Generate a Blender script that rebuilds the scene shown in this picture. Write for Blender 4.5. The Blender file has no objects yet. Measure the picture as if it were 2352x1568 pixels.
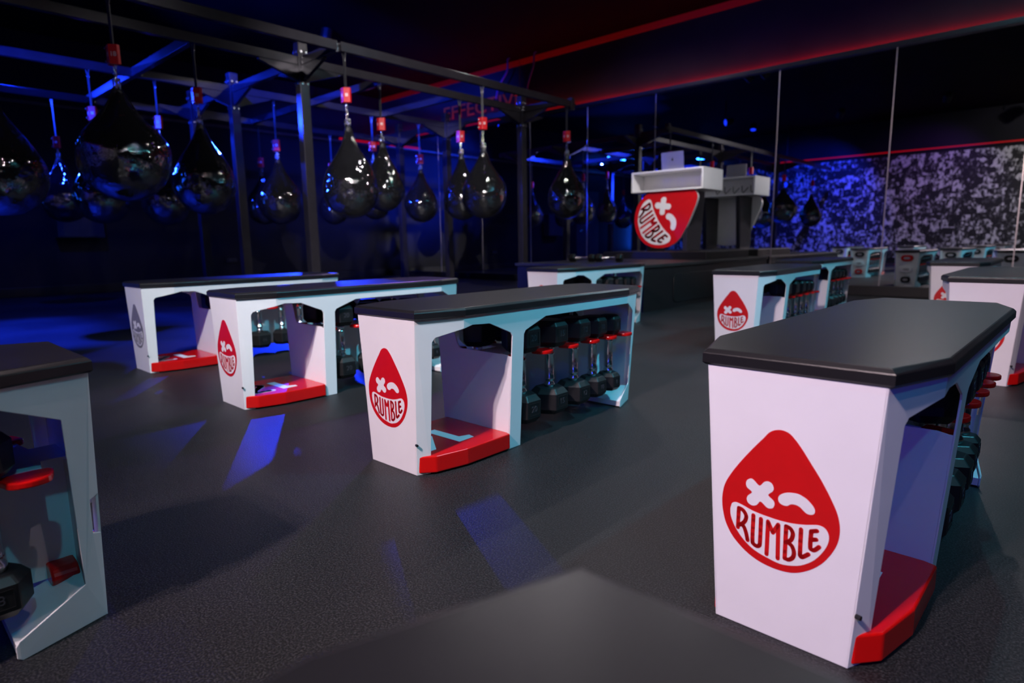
import bpy, bmesh, math, random
from mathutils import Vector, Matrix
PI = math.pi
random.seed(7)
scene = bpy.context.scene
C = scene.collection

# ---------------------------------------------------------------- camera
CAM_Z, YAW, PITCH, ROLL = 0.68823, math.radians(42.783), math.radians(9.107), math.radians(-0.814)
cd = bpy.data.cameras.new('camera'); cam = bpy.data.objects.new('camera', cd); C.objects.link(cam)
fw = Vector((-math.sin(YAW)*math.cos(PITCH), math.cos(YAW)*math.cos(PITCH), -math.sin(PITCH)))
rt = Vector((math.cos(YAW), math.sin(YAW), 0)); up = rt.cross(fw)
r2 = rt*math.cos(ROLL)+up*math.sin(ROLL); u2 = -rt*math.sin(ROLL)+up*math.cos(ROLL)
cam.matrix_world = Matrix(((r2.x, u2.x, -fw.x, 0), (r2.y, u2.y, -fw.y, 0), (r2.z, u2.z, -fw.z, CAM_Z), (0, 0, 0, 1)))
cd.sensor_width = 36; cd.lens = 21.764; cd.clip_start = 0.02; cd.clip_end = 80
cd.dof.use_dof = True; cd.dof.focus_distance = 1.5; cd.dof.aperture_fstop = 3.2
scene.camera = cam
# ---------------------------------------------------------------- world, exposure
w = bpy.data.worlds.new('dark'); scene.world = w; w.use_nodes = True
w.node_tree.nodes['Background'].inputs[0].default_value = (0.02, 0.02, 0.06, 1)
w.node_tree.nodes['Background'].inputs[1].default_value = 0.05
scene.view_settings.view_transform = 'Standard'; scene.view_settings.look = 'None'
scene.view_settings.exposure = 0.0; scene.view_settings.gamma = 1.0
scene.view_settings.use_curve_mapping = False

# ---------------------------------------------------------------- lights
def spot(loc, aim, power, col, size=60, blend=0.5, rad=0.06):
    l = bpy.data.lights.new('spot_light', 'SPOT'); l.energy = power; l.color = col
    l.spot_size = math.radians(size); l.spot_blend = blend; l.shadow_soft_size = rad
    o = bpy.data.objects.new('spot_light', l); C.objects.link(o); o.location = loc
    d = Vector(aim)-Vector(loc); o.rotation_euler = d.to_track_quat('-Z', 'Y').to_euler()
    o['label'] = 'beam of a ceiling stage lamp'
    return o
PINK = (1.0, 0.775, 0.83); CYAN = (0.10, 0.72, 1.0); BLUE = (0.008, 0.035, 1.0); PURP = (0.35, 0.08, 1.0); WHITE = (1, 0.93, 0.96)
# (position, aim, watts, colour, cone degrees)
LAMPS = [
    ((-0.8, -2.2, 3.5), (-1.3, 1.4, 0.3), 560, PINK, 60, 'above the photo mural, left one of two', .06),
    ((-0.62, -2.5, 3.5), (-0.5, 3.4, 0.3), 840, PINK, 60, 'above the photo mural, right one of two', .06),
    ((-0.9, -1.5, 3.5), (-3.7, 2.0, 0.3), 860, WHITE, 34, 'above the cut-off left bench', .06),
    ((1.0, 2.7, 3.6), (-1.7, 2.3, 0.3), 520, CYAN, 54, 'right of the near right bench', .05),
    ((1.0, 5.6, 3.6), (-1.7, 4.8, 0.3), 500, CYAN, 52, 'right of the small bench by the mirror', .05),
    ((1.0, -1.5, 2.0), (-0.1, 1.6, 0.25), 70, BLUE, 40, 'hanging low behind the photographer', .05),
    ((-4.9, 4.75, 3.6), (-2.2, 0.9, 0.0), 42, WHITE, 54, 'between the rig and the stage', .25),
    ((-3.2, 6.4, 3.6), (-1.4, 2.6, 0.0), 42, WHITE, 60, 'above the front of the stage', .25),
    ((-1.2, 7.6, 3.6), (-1.8, 3.9, 0.2), 80, WHITE, 80, 'added in front of the mirrors to brighten the bench ends', .05),  # added fill lamp, lifts the bench ends that face the mirrors
    ((-7.0, -0.6, 3.6), (-6.5, 1.0, 0.0), 7000, BLUE, 42, 'above the near end of the rig', .1),
    ((-8.4, 5.2, 3.6), (-8.9, 4.6, 0.0), 150, BLUE, 95, 'inside the rig near the side wall', .06),
    ((-8.6, 1.8, 3.6), (-9.5, 2.0, 0.0), 330, BLUE, 100, 'inside the near end of the rig', .06),
    ((-6.35, -1.4, 2.15), (-8.7, 4.4, 2.66), 6000, BLUE, 34, 'beside the near end of the rig beams', .06),
    ((-6.35, 2.6, 3.3), (-8.6, 5.6, 2.6), 1500, BLUE, 60, 'added above the second rig beam to colour the far beams', .05),  # extra lamp, added to keep the far beams blue along their length
    ((-7.5, -2.3, 1.1), (-2.5, 1.1, 0.45), 120, BLUE, 50, 'added low in the back corner to tint pad edges', .04),  # invented low lamp and rod, added for blue on the pad edges
    ((1.4, -0.2, 3.6), (-1.0, 0.3, 0.3), 80, CYAN, 60, 'over the foreground bench', .05),
    ((-10.9, 0.9, 2.9), (-6.6, 4.2, 1.2), 1300, BLUE, 56, 'added out of view by the side wall for blue rims', .05),  # added outside the view for blue rims on posts and bags
    ((-10.33, 5.88, 3.4), (-4.6, 2.2, 0.5), 2600, BLUE, 22, 'added in the mirror corner for sheen on bench tops', .05),  # added lamp hidden behind a rig post, puts blue sheen on bench tops
    ((-4.6, 4.8, 3.6), (-2.6, 0.8, 0.0), 260, PURP, 26, 'behind the second bench from the left', .08),
    ((-4.8, -0.4, 3.6), (-6.4, -2.7, 1.2), 850, BLUE, 84, 'in front of the left part of the photo mural', .05),
    ((-2.6, -0.2, 3.6), (-3.6, -2.7, 1.2), 130, PURP, 90, 'in front of the middle of the photo mural', .05),
    ((0.2, 0.0, 3.6), (-0.9, -2.7, 1.6), 210, WHITE, 100, 'in front of the right part of the photo mural', .05),
    ((-2.2, 5.15, 3.66), (-4.0, 7.3, 1.3), 520, WHITE, 34, 'in front of the stage desk', .06),
    ((-0.9, 0.6, 3.6), (-5.7, 4.4, 1.3), 1500, WHITE, 34, 'facing the hanging bags', .05),
]

# ---------------------------------------------------------------- materials
def mat(name, col, rough=0.5, metal=0.0, spec=0.5, noise=None, bump=None, emit=None, coat=0):
    m = bpy.data.materials.new(name); m.use_nodes = True; nt = m.node_tree; b = nt.nodes['Principled BSDF']
    b.inputs['Base Color'].default_value = (*col, 1); b.inputs['Roughness'].default_value = rough
    b.inputs['Metallic'].default_value = metal; b.inputs['Specular IOR Level'].default_value = spec
    if coat: b.inputs['Coat Weight'].default_value = coat; b.inputs['Coat Roughness'].default_value = 0.06
    tc = nt.nodes.new('ShaderNodeTexCoord')
    if noise:
        sc, amt = noise
        n = nt.nodes.new('ShaderNodeTexNoise'); n.inputs['Scale'].default_value = sc; n.inputs['Detail'].default_value = 6
        nt.links.new(tc.outputs['Object'], n.inputs['Vector'])
        r = nt.nodes.new('ShaderNodeMapRange'); r.inputs[1].default_value = 0.3; r.inputs[2].default_value = 0.7
        r.inputs[3].default_value = 1-amt; r.inputs[4].default_value = 1+amt
        nt.links.new(n.outputs['Fac'], r.inputs[0])
        mx = nt.nodes.new('ShaderNodeVectorMath'); mx.operation = 'SCALE'; mx.inputs[0].default_value = col
        nt.links.new(r.outputs[0], mx.inputs['Scale']); nt.links.new(mx.outputs[0], b.inputs['Base Color'])
    if bump:
        sc, st, dist = bump
        n = nt.nodes.new('ShaderNodeTexNoise'); n.inputs['Scale'].default_value = sc; n.inputs['Detail'].default_value = 3
        nt.links.new(tc.outputs['Object'], n.inputs['Vector'])
        bp = nt.nodes.new('ShaderNodeBump'); bp.inputs['Strength'].default_value = st; bp.inputs['Distance'].default_value = dist
        nt.links.new(n.outputs['Fac'], bp.inputs['Height']); nt.links.new(bp.outputs[0], b.inputs['Normal'])
    if emit:
        b.inputs['Emission Color'].default_value = (*emit[0], 1); b.inputs['Emission Strength'].default_value = emit[1]
    return m
M = dict(
    white=mat('white_powder_coat', (0.78, 0.77, 0.78), 0.32, noise=(9, 0.02)),
    red=mat('red_powder_coat', (0.62, 0.004, 0.004), 0.22, noise=(7, 0.04)),
    logo_red=mat('red_vinyl', (0.55, 0.003, 0.005), 0.4, noise=(30, 0.03)),
    logo_grey=mat('grey_vinyl', (0.20, 0.19, 0.20), 0.4, noise=(30, 0.03)),
    logo_white=mat('white_vinyl', (0.76, 0.75, 0.76), 0.4, noise=(30, 0.02)),
    pad=mat('black_pad_vinyl', (0.011, 0.0105, 0.012), 0.32, spec=0.45, noise=(5, 0.25), bump=(380, 0.25, 0.0008)),
    rubber=mat('black_rubber', (0.008, 0.008, 0.009), 0.42, noise=(40, 0.2), bump=(500, 0.2, 0.0005)),
    chrome=mat('chrome', (0.75, 0.75, 0.78), 0.16, 1.0, noise=(60, 0.05)),
    steel=mat('zinc_bolt', (0.7, 0.7, 0.72), 0.25, 1.0, noise=(80, 0.05)),
    rig=mat('dark_grey_steel', (0.034, 0.031, 0.038), 0.24, 0.3, noise=(6, 0.12)),
    bag=mat('glossy_black_vinyl', (0.013, 0.013, 0.015), 0.03, noise=(4, 0.3), bump=(3.6, 1.0, 0.07), coat=1.0),
    strap=mat('black_webbing', (0.02, 0.02, 0.022), 0.5, noise=(90, 0.2)),
    platered=mat('red_plate', (0.60, 0.006, 0.010), 0.3, noise=(20, 0.05)),
    wall=mat('black_wall_paint', (0.010, 0.0098, 0.014), 0.55, spec=0.25, noise=(1.6, 0.25), bump=(60, 0.15, 0.002)),
    soffit=mat('charcoal_wall_paint', (0.035, 0.03, 0.031), 0.7, spec=0.2, noise=(2.0, 0.15)),
    ceil=mat('black_ceiling_paint', (0.003, 0.003, 0.0045), 0.8, spec=0.1, noise=(1.0, 0.3)),
    trim=mat('black_trim', (0.006, 0.006, 0.007), 0.45, noise=(12, 0.15)),
    bronze=mat('dull_metal_trim', (0.16, 0.13, 0.11), 0.4, 0.6, noise=(12, 0.15)),
    alu=mat('brushed_metal_strip', (0.55, 0.5, 0.5), 0.3, 1.0, noise=(20, 0.1)),
    stage=mat('stage_black', (0.022, 0.022, 0.022), 0.5, noise=(14, 0.25), bump=(200, 0.2, 0.001)),
    stagegloss=mat('stage_gloss', (0.008, 0.010, 0.011), 0.3, noise=(3, 0.2)),
    deskwhite=mat('white_laminate', (0.72, 0.71, 0.71), 0.35, noise=(9, 0.02)),
    laptop=mat('silver_laptop', (0.5, 0.49, 0.5), 0.35, 0.8, noise=(20, 0.03)),
    darklogo=mat('dark_logo', (0.05, 0.05, 0.05), 0.2, noise=(20, 0.1)),
    led=mat('red_led', (0.3, 0.0, 0.0), 0.5, emit=((1.0, 0.0008, 0.0005), 17.0)),
    led_soft=mat('red_led_soft', (0.2, 0.0, 0.0), 0.5, emit=((1.0, 0.002, 0.004), 0.28)),
    led_dim=mat('red_led_dim', (0.2, 0.0, 0.0), 0.5, emit=((1.0, 0.01, 0.0), 0.05)),
    led_blue=mat('blue_led', (0.0, 0.0, 0.3), 0.5, emit=((0.01, 0.10, 1.0), 45.0)),
    sign=mat('orange_sign', (0.45, 0.10, 0.03), 0.5, emit=((1.0, 0.12, 0.02), 0.03)),
    cable=mat('violet_cable', (0.10, 0.09, 0.35), 0.4, noise=(20, 0.1)),
    gold=mat('brass_bar', (0.5, 0.35, 0.12), 0.35, 0.8, noise=(20, 0.1)),
    cabinet=mat('dark_cabinet', (0.04, 0.04, 0.05), 0.4, noise=(10, 0.15)),
)
def lens_mat(name, col, s): return mat(name, col, 0.3, emit=(col, s))
LENS = {}
def lens(col, p):
    k = (col, p)
    if k not in LENS: LENS[k] = lens_mat('lamp_lens', col, p)
    return LENS[k]

M['bag'].node_tree.nodes['Principled BSDF'].inputs['IOR'].default_value = 2.5
M['bag'].node_tree.nodes['Principled BSDF'].inputs['Coat IOR'].default_value = 1.9
# mirror glass
mm = bpy.data.materials.new('mirror_glass'); mm.use_nodes = True; nt = mm.node_tree; b = nt.nodes['Principled BSDF']
b.inputs['Base Color'].default_value = (0.80, 0.82, 0.83, 1); b.inputs['Metallic'].default_value = 1; b.inputs['Roughness'].default_value = 0.0
tc = nt.nodes.new('ShaderNodeTexCoord'); n = nt.nodes.new('ShaderNodeTexNoise'); n.inputs['Scale'].default_value = 2.2; n.inputs['Detail'].default_value = 8
nt.links.new(tc.outputs['Object'], n.inputs['Vector'])
r = nt.nodes.new('ShaderNodeMapRange'); r.inputs[1].default_value = 0.5; r.inputs[2].default_value = 0.9; r.inputs[3].default_value = 0.0; r.inputs[4].default_value = 0.015
nt.links.new(n.outputs['Fac'], r.inputs[0]); nt.links.new(r.outputs[0], b.inputs['Roughness'])
M['mirror'] = mm

# floor: black speckled rubber
fm = bpy.data.materials.new('speckled_rubber_floor'); fm.use_nodes = True; nt = fm.node_tree; b = nt.nodes['Principled BSDF']
tc = nt.nodes.new('ShaderNodeTexCoord')
v = nt.nodes.new('ShaderNodeTexNoise'); v.inputs['Scale'].default_value = 260; v.inputs['Detail'].default_value = 2
n2 = nt.nodes.new('ShaderNodeTexNoise'); n2.inputs['Scale'].default_value = 1.3; n2.inputs['Detail'].default_value = 5
for q in (v, n2): nt.links.new(tc.outputs['Object'], q.inputs['Vector'])
cr = nt.nodes.new('ShaderNodeValToRGB'); cr.color_ramp.elements[0].position = 0.45; cr.color_ramp.elements[0].color = (0.008, 0.0078, 0.0085, 1)
cr.color_ramp.elements[1].position = 0.78; cr.color_ramp.elements[1].color = (0.055, 0.053, 0.056, 1)
nt.links.new(v.outputs['Fac'], cr.inputs[0])
r = nt.nodes.new('ShaderNodeMapRange'); r.inputs[1].default_value = 0.3; r.inputs[2].default_value = 0.7; r.inputs[3].default_value = 0.8; r.inputs[4].default_value = 1.25
nt.links.new(n2.outputs['Fac'], r.inputs[0])
sc = nt.nodes.new('ShaderNodeVectorMath'); sc.operation = 'SCALE'
nt.links.new(cr.outputs[0], sc.inputs[0]); nt.links.new(r.outputs[0], sc.inputs['Scale']); nt.links.new(sc.outputs[0], b.inputs['Base Color'])
r3 = nt.nodes.new('ShaderNodeMapRange'); r3.inputs[1].default_value = 0.3; r3.inputs[2].default_value = 0.7; r3.inputs[3].default_value = 0.42; r3.inputs[4].default_value = 0.56
nt.links.new(n2.outputs['Fac'], r3.inputs[0]); nt.links.new(r3.outputs[0], b.inputs['Roughness'])
bp = nt.nodes.new('ShaderNodeBump'); bp.inputs['Strength'].default_value = 0.5; bp.inputs['Distance'].default_value = 0.0015
nt.links.new(v.outputs['Fac'], bp.inputs['Height']); nt.links.new(bp.outputs[0], b.inputs['Normal'])
b.inputs['Specular IOR Level'].default_value = 0.3
M['floor'] = fm

# mural: collage of black-and-white prints
um = bpy.data.materials.new('photo_collage'); um.use_nodes = True; nt = um.node_tree; b = nt.nodes['Principled BSDF']; b.inputs['Roughness'].default_value = 0.6
tc = nt.nodes.new('ShaderNodeTexCoord')
def N(t): return nt.nodes.new(t)
vo = N('ShaderNodeTexVoronoi'); vo.distance = 'CHEBYCHEV'; vo.inputs['Scale'].default_value = 5.5; vo.inputs['Randomness'].default_value = 0.75
nt.links.new(tc.outputs['Object'], vo.inputs['Vector'])
# picture inside every print: offset noise by the print's random colour
ad = N('ShaderNodeVectorMath'); ad.operation = 'MULTIPLY_ADD'; ad.inputs[1].default_value = (30, 30, 30)
nt.links.new(vo.outputs['Color'], ad.inputs[0]); nt.links.new(tc.outputs['Object'], ad.inputs[2])
mp = N('ShaderNodeMapping'); mp.inputs['Scale'].default_value = (13, 13, 8.5); nt.links.new(ad.outputs[0], mp.inputs[0])
n1 = N('ShaderNodeTexNoise'); n1.inputs['Scale'].default_value = 1.0; n1.inputs['Detail'].default_value = 3.5; nt.links.new(mp.outputs[0], n1.inputs['Vector'])
sx = N('ShaderNodeSeparateXYZ'); nt.links.new(vo.outputs['Color'], sx.inputs[0])
a1 = N('ShaderNodeMath'); a1.operation = 'MULTIPLY_ADD'; a1.inputs[1].default_value = 0.26; a1.inputs[2].default_value = -0.14
nt.links.new(sx.outputs[0], a1.inputs[0])
a2 = N('ShaderNodeMath'); a2.operation = 'ADD'; nt.links.new(n1.outputs['Fac'], a2.inputs[0]); nt.links.new(a1.outputs[0], a2.inputs[1])
cr = N('ShaderNodeValToRGB'); e = cr.color_ramp.elements; e[0].position = 0.44; e[0].color = (0.012, 0.012, 0.013, 1); e[1].position = 0.64; e[1].color = (0.72, 0.72, 0.72, 1)
k = cr.color_ramp.elements.new(0.52); k.color = (0.10, 0.10, 0.10, 1)
nt.links.new(a2.outputs[0], cr.inputs[0]); nt.links.new(cr.outputs[0], b.inputs['Base Color'])
M['mural'] = um

# ---------------------------------------------------------------- helpers
def link(name, me, m, parent=None):
    o = bpy.data.objects.new(name, me); C.objects.link(o)
    if m is not None: me.materials.clear(); me.materials.append(m)
    if parent is not None: o.parent = parent
    return o
def obj(name, bm, m, parent=None, smooth=False, bevel=0, segs=2, angle=40):
    bmesh.ops.recalc_face_normals(bm, faces=bm.faces)
    me = bpy.data.meshes.new(name); bm.to_mesh(me); bm.free()
    o = link(name, me, m, parent)
    if smooth:
        for p in me.polygons: p.use_smooth = True
    if bevel:
        bv = o.modifiers.new('bevel', 'BEVEL'); bv.width = bevel; bv.segments = segs; bv.limit_method = 'ANGLE'; bv.angle_limit = math.radians(angle)
    return o
def box(bm, x0, x1, y0, y1, z0, z1):
    vs = [bm.verts.new((x, y, z)) for z in (z0, z1) for x, y in ((x0, y0), (x1, y0), (x1, y1), (x0, y1))]
    for f in ((0, 3, 2, 1), (4, 5, 6, 7), (0, 1, 5, 4), (1, 2, 6, 5), (2, 3, 7, 6), (3, 0, 4, 7)): bm.faces.new([vs[i] for i in f])
    return vs
def tube(bm, pts, r, n=10, cap=True):
    pts = [Vector(p) for p in pts]; rings = []
    rr = r if isinstance(r, (list, tuple)) else [r]*len(pts)
    for i, p in enumerate(pts):
        d = (pts[min(i+1, len(pts)-1)]-pts[max(i-1, 0)]).normalized()
        a = d.cross(Vector((0, 0, 1)))
        if a.length < 1e-3: a = Vector((1, 0, 0))
        a.normalize(); c = d.cross(a).normalized()
        rings.append([bm.verts.new(p+(a*math.cos(2*PI*k/n)+c*math.sin(2*PI*k/n))*rr[i]) for k in range(n)])
    for i in range(len(rings)-1):
        for k in range(n): bm.faces.new((rings[i][k], rings[i][(k+1) % n], rings[i+1][(k+1) % n], rings[i+1][k]))
    if cap: bm.faces.new(rings[0][::-1]); bm.faces.new(rings[-1])
def lathe(bm, prof, n=32, cx=0, cy=0):
    rings = []
    for r, z in prof: rings.append([bm.verts.new((cx+r*math.cos(2*PI*k/n), cy+r*math.sin(2*PI*k/n), z)) for k in range(n)])
    for i in range(len(rings)-1):
        for k in range(n): bm.faces.new((rings[i][k], rings[i][(k+1) % n], rings[i+1][(k+1) % n], rings[i+1][k]))
    bm.faces.new(rings[0][::-1]); bm.faces.new(rings[-1])
def prism(bm, pts, z0, z1, f=None):
    """closed outline pts (x, y) extruded z0..z1; f maps (x, y, z) to 3D"""
    f = f or (lambda x, y, z: (x, y, z))
    a = [bm.verts.new(f(x, y, z0)) for x, y in pts]; c = [bm.verts.new(f(x, y, z1)) for x, y in pts]; n = len(pts)
    bm.faces.new(a[::-1]); bm.faces.new(c)
    for i in range(n): bm.faces.new((a[i], a[(i+1) % n], c[(i+1) % n], c[i]))
def torus(bm, c, R, r, ax, sx=1.0, n=14, m=6):
    """small chain link around c; ax = 'x' or 'y' is the normal, stretched along z"""
    rings = []
    for i in range(n):
        a = 2*PI*i/n
        ring = []
        for j in range(m):
            q = 2*PI*j/m; rad = R+r*math.cos(q)
            u, v2, w2 = rad*math.cos(a), rad*math.sin(a)*sx, r*math.sin(q)
            p = (w2, u, v2) if ax == 'x' else (u, w2, v2)
            ring.append(bm.verts.new((c[0]+p[0], c[1]+p[1], c[2]+p[2])))
        rings.append(ring)
    for i in range(n):
        for j in range(m): bm.faces.new((rings[i][j], rings[(i+1) % n][j], rings[(i+1) % n][(j+1) % m], rings[i][(j+1) % m]))
def empty(name, loc, label, cat, group=None, rz=0):
    o = bpy.data.objects.new(name, None); C.objects.link(o); o.location = loc; o.rotation_euler = (0, 0, rz); o.empty_display_size = 0.1
    tag(o, label, cat, group); return o
def tag(o, label=None, cat=None, group=None, kind=None):
    if label: o['label'] = label
    if cat: o['category'] = cat
    if group: o['group'] = group
    if kind: o['kind'] = kind
    return o
def struct(name, bm, m, label=None, bevel=0):
    o = obj(name, bm, m, None, bevel=bevel); o['kind'] = 'structure'
    if label: o['label'] = label
    return o
def children(o): return list(o.children)
def copy_tree(o, parent=None):
    c = o.copy(); C.objects.link(c); c.parent = parent
    for ch in children(o): copy_tree(ch, c)
    return c
def smooth_loop(pts, k=5):
    out = []; n = len(pts)
    for i in range(n):
        p0, p1, p2, p3 = (Vector(pts[(i+j-1) % n]) for j in range(4))
        for s in range(k):
            t = s/k
            out.append(tuple(0.5*((2*p1)+(p2-p0)*t+(2*p0-5*p1+4*p2-p3)*t*t+(3*p1-p0-3*p2+p3)*t**3)))
    return out
def smooth_open(pts, k=4):
    out = []; n = len(pts)
    for i in range(n-1):
        p0, p1, p2, p3 = Vector(pts[max(i-1, 0)]), Vector(pts[i]), Vector(pts[i+1]), Vector(pts[min(i+2, n-1)])
        for s in range(k):
            t = s/k
            out.append(tuple(0.5*((2*p1)+(p2-p0)*t+(2*p0-5*p1+4*p2-p3)*t*t+(3*p1-p0-3*p2+p3)*t**3)))
    return out+[tuple(pts[-1])]
def stroke(bm, pts, w, z0, z1, f):
    """rounded brush stroke of width w along 2D points, built of quads and end discs"""
    P = [Vector(p) for p in pts]
    for i in range(len(P)-1):
        d = (P[i+1]-P[i]);
        if d.length < 1e-6: continue
        nn = Vector((-d.y, d.x)).normalized()*w/2
        prism(bm, [tuple(P[i]-nn), tuple(P[i+1]-nn), tuple(P[i+1]+nn), tuple(P[i]+nn)], z0, z1, f)
    for p in P: prism(bm, [(p.x+math.cos(2*PI*k/10)*w/2, p.y+math.sin(2*PI*k/10)*w/2) for k in range(10)], z0, z1, f)
def flat_text(name, s, size, m, parent, mtx, ext=0.0005):
    cu = bpy.data.curves.new('lettering', 'FONT'); cu.body = s; cu.size = size; cu.align_x = 'CENTER'; cu.align_y = 'CENTER'; cu.extrude = ext
    t = bpy.data.objects.new('lettering', cu); C.objects.link(t)
    bpy.context.view_layer.update()
    me = bpy.data.meshes.new_from_object(t.evaluated_get(bpy.context.evaluated_depsgraph_get()))
    bpy.data.objects.remove(t); bpy.data.curves.remove(cu)
    me.transform(mtx)
    return link(name, me, m, parent)

# ================================================================ ROOM
XL, XR, YM, YB, ZC = -11.5, 4.2, 8.35, -2.75, 3.76
def plane_box(name, x0, x1, y0, y1, z0, z1, m, label=None, bevel=0):
    bm = bmesh.new(); box(bm, x0, x1, y0, y1, z0, z1); return struct(name, bm, m, label, bevel)
plane_box('floor', XL-.2, XR+.2, YB-.2, YM+.2, -0.12, 0, M['floor'], 'black rubber gym floor with grey speckles')
plane_box('ceiling', XL-.2, XR+.2, YB-.2, YM+.2, ZC, ZC+.1, M['ceil'], 'black painted ceiling')
plane_box('wall_mirror_side', XL-.2, XR+.2, YM+.012, YM+.2, 0, ZC, M['soffit'], 'dark wall above and behind the mirror panels')
plane_box('wall_left', XL-.2, XL, YB-.2, YM, 0, ZC, M['wall'], 'black side wall behind the bag rig')
plane_box('wall_back', XL-.2, XR+.2, YB-.2, YB, 0, ZC, M['wall'], 'black wall behind the photographer')
plane_box('wall_right', XR, XR+.2, YB-.2, YM, 0, ZC, M['wall'], 'black right-hand wall')
# mirrors
seams = [XL, -10.87, -9.65, -8.45, -7.24, -6.03, -4.82, -3.07, -1.79, -0.57, 0.65, 1.87, 3.09, XR]
for i in range(len(seams)-1):
    bm = bmesh.new(); box(bm, seams[i]+.002, seams[i+1]-.002, YM, YM+.012, 0.115, 2.78)
    o = obj('mirror_panel', bm, M['mirror']); o['kind'] = 'structure'
    o['label'] = 'tall wall mirror panel of the mirrored wall'
for i, s in enumerate(seams[1:-1]):
    bm = bmesh.new(); box(bm, s-.006, s+.006, YM-.004, YM+.001, 0.115, 2.78)
    o = obj('trim_%d' % (i+10), bm, M['alu']); o['kind'] = 'structure'; o['label'] = 'thin metal strip covering a mirror joint'
plane_box('baseboard_mirror_side', XL, XR, YM-.03, YM+.01, 0, 0.115, M['trim'], 'black base board under the mirrors', .004)
plane_box('baseboard_left', XL, XL+.03, YB, YM-.03, 0, 0.13, M['trim'], 'black base board of the side wall', .004)
plane_box('baseboard_back', XL+.03, XR, YB, YB+.03, 0, 0.13, M['trim'], 'black base board of the back wall', .004)
# ledge with hidden red light strip above the mirrors
plane_box('trim_1', XL, XR, YM-.055, YM+.01, 2.78, 2.80, M['trim'], 'black ledge above the mirrors', .003)
plane_box('trim_2', XL, XR, YM-.055, YM-.045, 2.80, 2.832, M['trim'], 'lip of the ledge above the mirrors')
def led(name, x0, x1, y0, y1, z0, z1, m, label):
    bm = bmesh.new(); box(bm, x0, x1, y0, y1, z0, z1); o = obj(name, bm, m); tag(o, label, 'light strip'); return o
led('light_strip', XL+.05, XR, YM-.035, YM-.008, 2.80, 2.828, M['led'], 'bright red light strip on the ledge above the mirrors')
led('light_strip', XL, XR, YM-.01, YM+.01, ZC-.09, ZC-.002, M['led_dim'], 'dim red light band at the ceiling above the mirrors')
plane_box('trim_3', XL, XL+.055, YB, YM-.055, 2.76, 2.80, M['bronze'], 'dull metal ledge along the side wall', .003)
led('light_strip', XL+.008, XL+.035, 7.3, YM-.08, 2.80, 2.85, M['led_soft'], 'red light strip on the side wall ledge behind the bag rig')
# mural wall opposite the mirrors, with its own ledge and strip
bm = bmesh.new(); box(bm, -10.6, 3.6, YB+.0005, YB+.012, 0.14, 2.80)
o = obj('photo_mural', bm, M['mural']); tag(o, 'wall-wide collage of small black-and-white photographs', 'mural')
plane_box('trim_4', XL+.055, XR, YB, YB+.055, 2.86, 2.89, M['trim'], 'black ledge above the photo mural', .003)
led('light_strip', -8.0, XR, YB+.008, YB+.035, 2.89, 2.925, M['led_soft'], 'red light strip on the ledge above the photo mural')

# ================================================================ BENCH
BL, A, BW, CH, H, T = 1.2143, 0.1479, 0.196, 0.155, 0.5, 0.028
def v_side(u, z):
    if u < CH: base = A+(BW-A)*max(u, 0)/CH
    elif u > BL-CH: base = A+(BW-A)*max(BL-u, 0)/CH
    else: base = BW
    return base-0.008-0.028*(1-z/0.472)
def u_end(z): return 0.006+0.010*(1-z/0.472)
def side_panel_bm(s):
    # outline in (u, z); two openings, both open at the floor
    ol = [(0, 0), (0, .472), (BL, .472), (BL, .244), (BL-.026, .238), (BL-.026, .174), (BL, .168), (BL, 0), (1.062, 0), (1.054, .006), (1.054, .028), (1.060, .036), (1.166, .082), (1.158, .398), (1.075, .437), (.541, .437), (.438, .400), (.430, .388), (.430, 0),
          (.374, 0), (.372, .388), (.364, .400), (.266, .440), (.192, .444), (.066, .416), (.058, .404), (.056, 0)]
    bm = bmesh.new(); f = bm.faces.new([bm.verts.new((u, 0, z)) for u, z in ol])
    for uu in (CH, BL-CH): bmesh.ops.bisect_plane(bm, geom=bm.verts[:]+bm.edges[:]+bm.faces[:], plane_co=(uu, 0, 0), plane_no=(1, 0, 0))
    front = list(bm.faces); bnd = [e for e in bm.edges if len(e.link_faces) == 1]
    vm = {}
    for v in list(bm.verts): vm[v] = bm.verts.new((v.co.x, 1, v.co.z))
    for f in front: bm.faces.new([vm[v] for v in reversed(f.verts)])
    for e in bnd: bm.faces.new((e.verts[0], e.verts[1], vm[e.verts[1]], vm[e.verts[0]]))
    for v in bm.verts:
        u, k, z = v.co; e = u_end(z); uu = min(max(u, e), BL-e)
        v.co = (s*(v_side(u, z)-0.004*k), uu, z)
    return bm
def top_pad_bm():
    def ol(i, z, sh=0):
        a, b_, c_ = A-i, BW-i, CH
        return [(-a, i, z), (a, i, z), (b_, c_, z), (b_, BL-c_, z), (a, BL-i, z), (-a, BL-i, z), (-b_, BL-c_, z), (-b_, c_, z)]
    bm = bmesh.new(); prof = [(0.004, H-T), (0.0, H-T+.004), (0.0, H-.0085), (.0008, H-.0065), (0.0062, H-.0010), (0.0085, H)]
    rings = [[bm.verts.new(p) for p in ol(i, z)] for i, z in prof]
    for a in range(len(rings)-1):
        for k in range(8): bm.faces.new((rings[a][k], rings[a][(k+1) % 8], rings[a+1][(k+1) % 8], rings[a+1][k]))
    bm.faces.new(rings[0][::-1]); bm.faces.new(rings[-1])
    return bm
def end_panel_bm(y_side):
    bm = bmesh.new(); n = []
    for z in (0.0, .472):
        w0 = (v_side(0, z)-.0005); e = u_end(z)
        y = e if y_side == 0 else BL-e; d = 0.004 if y_side == 0 else -.004
        n.append([bm.verts.new(p) for p in ((-w0, y, z), (w0, y, z), (w0, y+d, z), (-w0, y+d, z))])
    a, c = n
    bm.faces.new(a); bm.faces.new(c)
    for i in range(4): bm.faces.new((a[i], a[(i+1) % 4], c[(i+1) % 4], c[i]))
    return bm
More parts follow.
